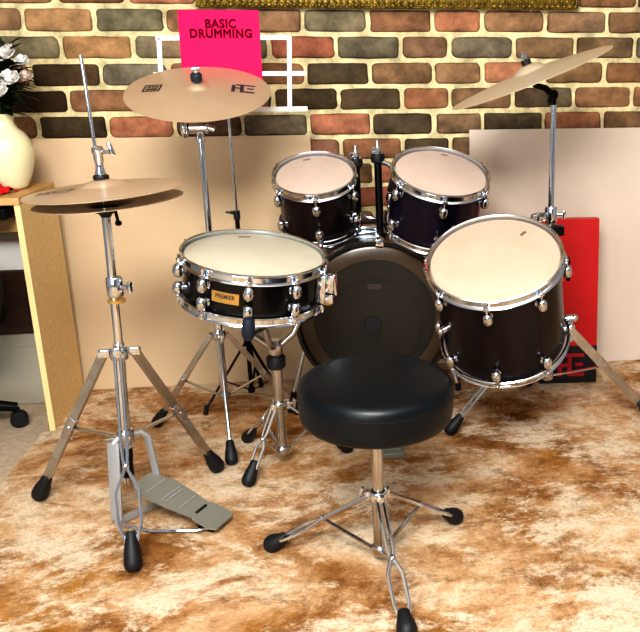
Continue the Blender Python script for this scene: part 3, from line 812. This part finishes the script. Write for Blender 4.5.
b.cyl((HX, HY, .985), (HX+.030, HY-.01, .985), .005, 10); b.box((HX+.034, HY-.011, .992), (.010, .012, .034), Matrix.Rotation(-.3, 3, 'Y'), bev=.004)
b.build('clutch', CHROME, HS, HO)
MB().lathe([(0, 0), (.017, 0), (.019, .005), (.017, .011), (0, .011)], Matrix.Translation((HX, HY, .918)), 20).build('felt', BLACKRUB, HS, HO)
b = MB(); collar(b, HX-.012, HY, .470, .022, .034); b.box((HX-.05, HY+.004, .470), (.03, .018, .022), bev=.003).box((HX+.026, HY+.004, .474), (.03, .018, .022), bev=.003); b.build('hub', CHROME, HS, HO)
b = MB(); collar(b, HX-.022, HY, .235, .022, .04); b.box((HX-.05, HY-.004, .232), (.05, .02, .012), bev=.003); b.build('lower_collar', STEEL, HS, HO)
b = MB(); b.lathe([(0, .0), (.012, .0), (.017, .01), (.017, .045), (.02, .06), (.02, .085), (.012, .095), (0, .095)], Matrix.Translation((HX-.030, HY, .115)), 18); b.build('spring_housing', BLACKMET, HS, HO)
hub0 = Vector((HX-.012, HY, .470))
for f, ho in (((-.913, 2.337), (-.04, .01, 0)), ((-.437, 2.440), (.034, .01, .006))):
    k = flat_leg(HS, HO, hub0 + Vector(ho), (f[0], f[1], 0), .022, .011, .020, STEEL, .075)
    strut(HS, HO, (HX-.022, HY+.004, .232), k, .016)
wire_leg(HS, HO, hub0 + Vector((.002, -.024, .01)), (-.567, 1.929, 0), .0040, .54, .027, .019, CHROME, .085)
# pedal of the stand
b = MB()
b.bar((-.655, 2.20, .225), (-.662, 2.165, .012), .034, .006, (1, -.35, 0), bev=.002)
b.bar((-.575, 2.235, .225), (-.560, 2.255, .015), .020, .010, (1, -.35, 0), bev=.003)
b.tube([(-.655, 2.20, .222), (-.64, 2.205, .238), (-.59, 2.23, .238), (-.575, 2.235, .222)], .008, 8)
b.bar((-.665, 2.155, .012), (-.555, 2.262, .012), .020, .012, (0, 0, 1), bev=.003)
pf = b.build('pedal_frame', PLATE, HS, HO)
fb = MB(); A = Vector((-.600, 2.215, .105)); B2 = Vector((-.372, 2.098, .020)); s = Vector((.45, .89, 0)).normalized()
s = (s - (B2-A).normalized()*s.dot((B2-A).normalized())).normalized(); nn_ = (B2-A).normalized().cross(s)
if nn_.z < 0: nn_ = -nn_
top, bot = [], []
prof_w = [(0, .034), (.06, .042), (.25, .054), (.5, .047), (.72, .038), (.735, .044), (.93, .046), (1.0, .036)]
for t, hw in prof_w:
    c = A + (B2-A)*t
    for lst, o_ in ((top, nn_*.004), (bot, -nn_*.004)):
        lst.append([fb.bm.verts.new(c + s*hw*q + o_) for q in (-1, -.33, .33, 1)])
for rows in (top, bot):
    for r0, r1 in zip(rows, rows[1:]):
        for k in range(3): fb.bm.faces.new((r0[k], r0[k+1], r1[k+1], r1[k]))
for i in range(len(top)-1):
    for k in (0, 3): fb.bm.faces.new((top[i][k], top[i+1][k], bot[i+1][k], bot[i][k]))
for i in (0, -1):
    for k in range(3): fb.bm.faces.new((top[i][k], top[i][k+1], bot[i][k+1], bot[i][k]))
fo = fb.build('footboard', FOOTB, HS, HO, sharp=25)
rb = MB()
for t, hw in ((.18, .040), (.36, .042), (.40, .040), (.56, .037)):
    c = A + (B2-A)*t + nn_*.0048; rb.bar(c - s*hw*.9, c + s*hw*.9, .006, .003, tuple((B2-A).normalized()))
rb.build('tread', PLATE, fo, HO)
c = A + (B2-A)*.72 + nn_*.005; MB().bar(c - s*.022, c + s*.022, .007, .003, tuple((B2-A).normalized())).build('hinge_slot', BLACKRUB, fo, HO)
hp = MB().box((-.412, 2.117, .005), (.05, .05, .009), Matrix.Rotation(-.47, 3, 'Z'), bev=.004).build('heel_plate', BLACKMET, HS, HO)
MB().tube([(-.655, 2.15, .012), (-.56, 2.10, .010), (-.44, 2.085, .012), (-.40, 2.095, .012)], .0042, 8).build('base_rod', CHROME, HS, HO)
MB().tube([(HX-.030, HY, .12), (-.615, 2.222, .112)], .006, 8).build('chain', STEEL, HS, HO)

# ---- cymbals
def cym_z(r, R, bell, bh, bow):
    if r < bell: return bow + bh*math.cos(PI/2*r/bell)**.8 if r < bell*.999 else bow
    return bow*(1 - ((r-bell)/(R-bell))**1.5)
def cymbal(name, label, cat, M, R, bell, bh, bow, m, group=None, flip=False):
    T = thing(name, label, cat, M=M, group=group)
    rs = [.006] + [bell*k/8 for k in range(1, 9)] + [bell + (R-bell)*k/16 for k in range(1, 17)]
    up = [(r, cym_z(r, R, bell, bh, bow)) for r in rs]; th = .0011
    prof = up + [(r, z-th) for r, z in reversed(up)]
    MB().lathe(prof, Matrix.Scale(-1, 4, (0, 0, 1)) if flip else None, 96, True).build('disc', m, T, sharp=60)
    return T
def mark(T, me_or_rects, m, r, az, zf, sc=1.0, ang=None, name='logo', lift=.0007):
    """prints flat shapes onto the cymbal's bowed top at radius r, azimuth az (degrees, 0 = local +X)"""
    a = math.radians(az); c = Vector((r*math.cos(a), r*math.sin(a))); ang = 0 if ang is None else math.radians(ang)
    if isinstance(me_or_rects, list):
        bm = bmesh.new()
        for (x0, y0, x1, y1) in me_or_rects:
            nx_ = max(1, int(abs(x1-x0)*sc/.008)); ny_ = max(1, int(abs(y1-y0)*sc/.008))
            g = [[bm.verts.new((x0+(x1-x0)*i/nx_, y0+(y1-y0)*j/ny_, 0)) for i in range(nx_+1)] for j in range(ny_+1)]
            for j in range(ny_):
                for i in range(nx_): bm.faces.new((g[j][i], g[j][i+1], g[j+1][i+1], g[j+1][i]))
        me = bpy.data.meshes.new(name); bm.to_mesh(me); bm.free()
    else: me = me_or_rects
    for v in me.vertices:
        x, y = v.co.x*sc, v.co.y*sc
        p = c + Vector((x*math.cos(ang)-y*math.sin(ang), x*math.sin(ang)+y*math.cos(ang)))
        v.co = Vector((p.x, p.y, zf(p.length)+lift))
    return link_mesh(name, me, m, T)
# emblem: an arched letter with a crossbar joined to a three-armed letter
EMB = [(-1.1, -1, -.75, .7), (-.75, .62, -.3, .95), (-.3, -1, .05, .95), (-.75, -.2, -.3, .1), (.05, .65, 1.1, .95), (.35, -.15, 1.0, .15), (.05, -1, 1.1, -.7)]

# left crash
cn = Vector((.022, -.356, 1)).normalized(); cc = Vector((-.430, 2.680, 1.108))
def oriented(c, n):
    x, y, n = basis(n); M = Matrix((x, y, n)).transposed().to_4x4(); M.translation = Vector(c); return M
CR, CB_, CBH, CBO = .206, .030, .016, .016
Mc = oriented(cc - cn*.008, cn)
LC = cymbal('crash_cymbal', 'tan bronze crash cymbal on a boom stand in front of the pink book', 'cymbal', Mc, CR, CB_, CBH, CBO, BRONZE)
zf = lambda r: cym_z(r, CR, CB_, CBH, CBO)
mark(LC, list(EMB), INKBLUE, .128, 6, zf, .030, 2)
sq = [(-1, -1, 1, -.72), (-1, .72, 1, 1), (-1, -.72, -.8, .72), (.8, -.72, 1, .72), (-.62, .1, -.2, .55), (-.1, .1, .2, .55), (.3, .1, .65, .55), (-.65, -.55, .65, -.1)]
mark(LC, sq, INK, .128, 178, zf, .025, -4)

# hi-hat pair
hn = Vector((.02, -.012, 1)).normalized(); HR = .174
hz = Vector((HX, HY, .862))
Mh = oriented(hz + Vector((.004, 0, .030)), Vector((-.06, .0, 1)))
TC = cymbal('hi_hat_cymbal', 'upper bronze hi-hat cymbal, raised bell facing up under the clutch', 'cymbal', Mh, .186, .055, .016, .012, BRONZE)
zh = lambda r: cym_z(r, .186, .055, .016, .012)
me = text_polys('MCS', .042, 0, 1.15, 1.0, .001)
mark(TC, me, INKFADE, .108, 196, zh, 1.0, -4)
mark(TC, [(-1.6, -.12, 1.6, .1)], INKFADE, .108, 212, zh, .02, -4, name='printed_line')
Mb = oriented(hz + Vector((.012, 0, .004)), Vector((-.055, .0, 1)))
BC = cymbal('hi_hat_cymbal', 'lower bronze hi-hat cymbal, bell facing down on the black seat', 'cymbal', Mb, HR, .055, .016, .010, BRONZE, flip=True)

# ride on the right, steeply tilted
rn = Vector((-.385, .025, 1)).normalized(); rc = Vector((.547, 2.63, 1.1465))
RC_ = cymbal('ride_cymbal', 'pale bronze cymbal tilted steeply on the right-hand stand', 'cymbal', oriented(rc - rn*.006, rn), .256, .055, .022, .018, BRONZEL)

# ---- boom stand for the left crash
BXs, BYs = -.443, 2.722
BSO = (BXs, BYs, 0)
BS = thing('crash_stand', 'chrome cymbal stand behind the snare, holding the left crash cymbal', 'cymbal stand', BSO)
MB().cyl((BXs, BYs, .12), (BXs, BYs, .56), .0130, 18).build('lower_tube', CHROME, BS, BSO)
MB().cyl((BXs, BYs, .55), (BXs, BYs, .985), .0095, 18).build('upper_tube', CHROME, BS, BSO)
b = MB(); collar(b, BXs, BYs, .55, .019, .045, wing=-2.6); b.build('height_clamp', CHROME, BS, BSO)
t0 = Vector((BXs, BYs, .992))
b = MB(); b.lathe([(0, -.035), (.014, -.035), (.014, -.022), (.011, -.018), (.011, .0), (0, .0)], Matrix.Translation(t0), 16)
b.cyl(t0 + Vector((-.03, 0, .006)), t0 + Vector((.026, 0, .006)), .0185, 18, cap=.003)
b.ball(t0 + Vector((-.042, -.004, .006)), .027, (.45, 1, 1.25)); b.cyl(t0 + Vector((.02, 0, .006)), t0 + Vector((.044, 0, .000)), .009, 10, cap=.002)
b.build('tilter', CHROME, BS, BSO)
ctop = cc + cn*.052
MB().cyl(t0 + Vector((0, 0, .01)), ctop, .0040, 10).build('tilter_rod', CHROME, BS, BSO)
b = MB().lathe([(0, 0), (.013, 0), (.0165, .004), (.0165, .020), (.013, .024), (0, .024)], frame(cc + cn*.026, cn), 18); b.build('felt', BLUERUB, BS, BSO)
b = MB().cyl(cc + cn*.050, cc + cn*.066, .0065, 10, cap=.002); b.box(cc + cn*.062, (.024, .006, .012), bev=.002); b.build('wing_nut', CHROME, BS, BSO)
MB().lathe([(0, 0), (.02, 0), (.02, .006), (0, .006)], frame(cc - cn*.014, cn), 18).build('cup_washer', BLACKRUB, BS, BSO)
b = MB(); collar(b, BXs, BYs, .345, .021, .03, wing=-1.2); b.build('hub', CHROME, BS, BSO)
b = MB(); collar(b, BXs, BYs, .135, .020, .025); b.build('lower_collar', STEEL, BS, BSO)
for f in ((-.687, 2.803), (-.400, 2.474), (-.215, 2.84)):
    d = (Vector((f[0], f[1], 0)) - Vector(BSO)).normalized()
    h = Vector((BXs, BYs, .345)) + d*.026
    if f[1] > 2.5: k = flat_leg(BS, BSO, h, (f[0], f[1], 0), .017, .009, .017, STEEL, .065)
    else:
        ft = Vector((f[0], f[1], .013)); lg = MB().cyl(h, h + (ft-h)*.95, .0058, 14).ball(h, .011).build('leg', CHROME, BS, BSO)
        rubber_foot(lg, BSO, (f[0], f[1], 0), h - ft, .017, .065); k = h + (ft-h)*.5
    strut(BS, BSO, Vector((BXs, BYs, .135)) + d*.02, k, .012)

# ---- ride stand, carries the ride and the floor tom
RXs, RYs = .628, 2.665
RSO = (RXs, RYs, 0)
RS = thing('ride_stand', 'chrome cymbal stand at the right, rising behind the floor tom', 'cymbal stand', RSO)
MB().cyl((RXs, RYs, .15), (RXs, RYs, .70), .0140, 18).build('lower_tube', CHROME, RS, RSO)
MB().cyl((RXs, RYs, .69), (RXs, RYs, 1.085), .0095, 18).build('upper_tube', CHROME, RS, RSO)
b = MB(); collar(b, RXs, RYs, .716, .020, .05, wing=-.2); b.box((RXs-.035, RYs-.012, .712), (.03, .022, .026), bev=.004).cyl((RXs-.048, RYs-.012, .712), (RXs-.066, RYs-.014, .712), .011, 12, cap=.003); b.build('height_clamp', CHROME, RS, RSO)
MB().box((RXs+.012, RYs-.022, .668), (.05, .035, .032), bev=.006).build('tom_clamp', BLACKMET, RS, RSO)
t0 = Vector((RXs-.004, RYs, 1.088))
b = MB(); b.lathe([(0, -.03), (.013, -.03), (.013, -.012), (0, -.012)], Matrix.Translation(t0), 14); b.cyl(t0 + Vector((0, -.018, 0)), t0 + Vector((0, .02, 0)), .015, 16, cap=.003)
b.box(t0 + Vector((-.012, -.024, -.006)), (.014, .01, .034), Matrix.Rotation(.4, 3, 'Y'), bev=.003)
t1 = rc - rn*.030
b.tube([t0, (t0*.45 + t1*.55) + Vector((.008, 0, .004)), t1], [.011, .010, .008], 12); b.build('tilter', BLACKMET, RS, RSO)
MB().cyl(t1, rc + rn*.062, .0042, 10).build('tilter_rod', CHROME, RS, RSO)
MB().lathe([(0, 0), (.015, 0), (.015, .014), (0, .014)], frame(rc + rn*.034, rn), 16).build('felt', BLACKRUB, RS, RSO)
b = MB().cyl(rc + rn*.048, rc + rn*.070, .007, 10, cap=.002).box(rc + rn*.060, (.030, .007, .014), Matrix.Rotation(.9, 3, 'Z'), bev=.003); b.build('wing_nut', CHROME, RS, RSO)
b = MB(); collar(b, RXs, RYs, .375, .022, .034, wing=1.2); b.build('hub', CHROME, RS, RSO)
b = MB(); collar(b, RXs, RYs, .165, .021, .025); b.build('lower_collar', STEEL, RS, RSO)
for i, f in enumerate(((.284, 2.594), (.989, 2.632), (.632, 2.99))):
    d = (Vector((f[0], f[1], 0)) - Vector(RSO)).normalized(); h = Vector((RXs, RYs, .375)) + d*.028
    if i == 0: k = wire_leg(RS, RSO, h, (f[0], f[1], 0), .0042, .30, .013, .019, CHROME, .065)
    else: k = flat_leg(RS, RSO, h, (f[0], f[1], 0), .030, .013, .019, STEEL, .065)
    strut(RS, RSO, Vector((RXs, RYs, .165)) + d*.02, k, .014)
# arm from the clamp to the floor tom's bracket
mt = FT.matrix_world @ Vector((.190, -.006, .235))
MB().tube([(RXs, RYs-.03, .668), (RXs-.01, RYs-.15, .66), tuple(mt + Vector((.03, .05, .0))), tuple(mt)], .0075, 10).build('tom_arm', CHROME, RS, RSO)

# ---- snare stand
SX, SY = -.243, 2.45
SSO = (SX, SY, 0)
SS = thing('snare_stand', 'chrome basket stand with black clamp under the snare drum', 'drum stand', SSO)
MB().cyl((SX, SY, .05), (SX, SY, .34), .0150, 20).build('lower_tube', STEEL, SS, SSO)
MB().cyl((SX, SY, .33), (SX, SY, .40), .0115, 18).build('upper_tube', CHROME, SS, SSO)
MB().lathe([(0, -.022), (.022, -.022), (.027, -.017), (.028, .012), (.024, .018), (0, .018)], Matrix.Translation((SX, SY, .342)), 22).build('clamp', BLACKRUB, SS, SSO)
b = MB(); collar(b, SX, SY, .384, .020, .05); b.build('basket_hub', STEEL, SS, SSO)
snM = SN.matrix_world
for az_ in (3, 123, 243):
    a = math.radians(az_)
    def rim(r, z): return snM @ Vector((r*math.sin(a), -r*math.cos(a), z))
    h = Vector((SX, SY, .390)); p0 = rim(.208, -.012); p1 = rim(.150, -.045); dd = (p1 - h); dd.z = 0; dd.normalize()
    b = MB(); b.tube([h + dd*.016, h + dd*.055 + Vector((0, 0, .030)), h + dd*.085 + Vector((0, 0, .085)), p1, rim(.195, -.022), p0], [.0095, .0095, .009, .008, .0075, .0075], 10); ar = b.build('basket_arm', STEEL, SS, SSO)
    MB().tube([rim(.203, -.024), rim(.210, -.012), rim(.2125, .012), rim(.209, .032)], [.013, .017, .017, .014], 12).build('rubber_tip', BLUERUB, ar, SSO)
b = MB(); collar(b, SX, SY, .200, .023, .03, wing=.3); b.build('hub', STEEL, SS, SSO)
b = MB(); collar(b, SX, SY, .055, .022, .024); b.build('lower_collar', STEEL, SS, SSO)
for f in ((-.337, 2.327), (-.372, 2.640), (-.045, 2.515)):
    d = (Vector((f[0], f[1], 0)) - Vector(SSO)).normalized()
    k = wire_leg(SS, SSO, Vector((SX, SY, .200)) + d*.024, (f[0], f[1], 0), .0040, .42, .013, .018, CHROME, .066)
    strut(SS, SSO, Vector((SX, SY, .055)) + d*.02, k, .012)

# ---- white music stand and its book
MX, MY_ = -.386, 2.955
MO = (MX, MY_, 0)
MS = thing('music_stand', 'white wire music stand holding the pink book behind the left cymbal', 'music stand', MO)
MB().cyl((MX, MY_, .05), (MX, MY_, .70), .0075, 12).build('lower_tube', BLACKMET, MS, MO)
MB().cyl((MX, MY_, .68), (MX, MY_, 1.05), .0048, 12).build('upper_tube', CHROME, MS, MO)
b = MB(); b.lathe([(0, 0), (.011, 0), (.011, .028), (0, .028)], Matrix.Translation((MX, MY_, .675)), 14); b.cyl((MX-.035, MY_-.004, .70), (MX, MY_, .695), .0035, 8).cyl((MX-.02, MY_-.003, .699), (MX, MY_, .694), .006, 8); b.build('height_clamp', BLACKRUB, MS, MO)
for ang in (205, 325, 85):
    a = math.radians(ang); d = Vector((math.cos(a), math.sin(a), 0)); O_ = Vector(MO)
    foot = O_ + d*.17; h = O_ + Vector((0, 0, .235)) + d*.01
    lg = MB().bar(h, foot + Vector((0, 0, .014)), .010, .005, None).build('leg', BLACKMET, MS, MO)
    MB().cyl(foot + Vector((0, 0, .035)) - d*.008, foot, .0085, 12, cap=.003).build('rubber_foot', BLACKRUB, lg, MO)
    MB().bar(O_ + Vector((0, 0, .06)) + d*.008, h*.45 + (foot + Vector((0, 0, .014)))*.55, .008, .004, None).build('strut', BLACKMET, MS, MO)
b = MB(); b.lathe([(0, 0), (.013, 0), (.013, .022), (0, .022)], Matrix.Translation((MX, MY_, .225)), 14).lathe([(0, 0), (.012, 0), (.012, .018), (0, .018)], Matrix.Translation((MX, MY_, .048)), 14); b.build('hub', BLACKMET, MS, MO)
def desk_pt(x, z): return Vector((x, 2.935 + (z-1.03)*.14, z))
b = MB()
bars = [((-.590, 1.255), (-.177, 1.258)), ((-.585, 1.03), (-.580, 1.258)), ((-.188, 1.03), (-.177, 1.26)), ((-.605, 1.145), (-.130, 1.147)), ((-.386, 1.03), (-.384, 1.257))]
for p, q in bars: b.bar(desk_pt(*p), desk_pt(*q), .014, .004, (1, 0, 0) if abs(p[0]-q[0]) < .05 else (0, .14, 1))
b.build('desk_frame', WHITEM, MS, MO, smooth=False)
b = MB(); c = desk_pt(-.368, 1.034)
b.box((-.368, 2.928, 1.032), (.476, .04, .004)).box((-.368, 2.909, 1.038), (.476, .003, .014)); b.build('ledge', WHITEM, MS, MO, smooth=False)
b = MB(); b.tube([(-.25, 2.925, 1.036), (-.25, 2.90, 1.05), (-.245, 2.915, 1.075)], .003, 6).tube([(-.50, 2.925, 1.036), (-.50, 2.90, 1.05), (-.505, 2.915, 1.075)], .003, 6); b.build('page_clip', BLACKMET, MS, MO)

bt = Vector((0, .14, 1)).normalized(); bx_ = Vector((1, 0, 0)); bn = bx_.cross(bt)  # bn points to the viewer
Mbk = Matrix((bx_, bt, bn)).transposed().to_4x4(); Mbk.translation = desk_pt(-.392, 1.037) + bn*.0035
BK = thing('music_book', 'hot pink drumming tutor book standing on the white music stand', 'book', M=Mbk)
bw, bh_ = .248, .305
MB().box((0, bh_/2, .0045), (bw, bh_, .0018), bev=.0005).build('front_cover', PINK, BK, smooth=False)
MB().box((0, bh_/2, .0006), (bw, bh_, .0012), bev=.0004).build('back_cover', PINK, BK, smooth=False)
MB().box((.001, bh_/2, .0024), (bw-.006, bh_-.006, .0024)).build('pages', WHCARD, BK, smooth=False)
fc = [o for o in BK.children if o.name.startswith('front_cover')][0]
for s_, y_, sz in (('BASIC', .262, .037), ('DRUMMING', .232, .037)):
    link_mesh('lettering', text_polys(s_, sz, .0004, .90, 1.12, bevel=.0017), MAROON, fc, Matrix.Translation((.004, y_, .0058)))

# ---- red cardboard box leaning behind the floor tom
RB = thing('red_box', 'flat red cardboard box with black base leaning on the right board', 'box', (.785, 2.985, 0))
RB.rotation_euler = (math.radians(-5), 0, math.radians(-4)); RBO = (0, 0, 0)
hw, th, hh = .110, .05, .625
MB().box((0, th/2, hh/2+.005), (2*hw, th, hh), bev=.003).build('body', RED, RB, smooth=False)
MB().box((0, th/2, .0755), (2*hw+.002, th+.002, .145), bev=.002).build('base_band', BLKCARD, RB, smooth=False)
bm = bmesh.new(); me = bpy.data.meshes.new('emblem')
for (x0, y0, x1, y1) in EMB:
    vs = [bm.verts.new((x*.046+.012, -.0016, y*.046+.075)) for x, y in ((x0, y0), (x1, y0), (x1, y1), (x0, y1))]; bm.faces.new(vs)
bm.to_mesh(me); bm.free(); link_mesh('emblem', me, REDD, RB)

# ------------------------------------------------------------------ light
def area(name, loc, target, sx, sy, power, col):
    l = bpy.data.lights.new(name, 'AREA'); l.shape = 'RECTANGLE'; l.size = sx; l.size_y = sy; l.energy = power; l.color = col
    o = bpy.data.objects.new(name, l); COL.objects.link(o); o.location = loc
    o.rotation_euler = (Vector(target) - Vector(loc)).to_track_quat('-Z', 'Y').to_euler(); return o
area('ceiling_light', (-.25, -.3, 2.5), (.35, 2.5, .7), 1.15, .8, 150, (1.0, .985, .96))
area('window_light', (-1.55, -2.5, 1.52), (-.1, 2.3, .7), 1.85, 1.25, 66, (.88, .95, 1.0))
area('room_fill', (.3, 1.2, 2.58), (.3, 1.3, 0), 3.2, 3.0, 22, (.96, .98, 1.0))  # unseen fill lamp, added under the ceiling to soften the shadows
wd = bpy.data.worlds.new('world'); scene.world = wd; wd.use_nodes = True
wd.node_tree.nodes['Background'].inputs['Color'].default_value = (.75, .85, 1.0, 1); wd.node_tree.nodes['Background'].inputs['Strength'].default_value = 1.0

# ------------------------------------------------------------------ camera
cam = bpy.data.cameras.new('camera'); co = bpy.data.objects.new('camera', cam); COL.objects.link(co)
co.location = (0, 0, 1.22); co.rotation_euler = (math.radians(90 - 17.2), 0, math.radians(-8.5))
cam.sensor_fit = 'HORIZONTAL'; cam.sensor_width = 36.0; cam.lens = 860 * 36 / 640; cam.shift_x = (320 - 480) / 640
cam.clip_start = .02
scene.camera = co
scene.view_settings.view_transform = 'Standard'
scene.view_settings.look = 'High Contrast'
scene.view_settings.exposure = 0.0
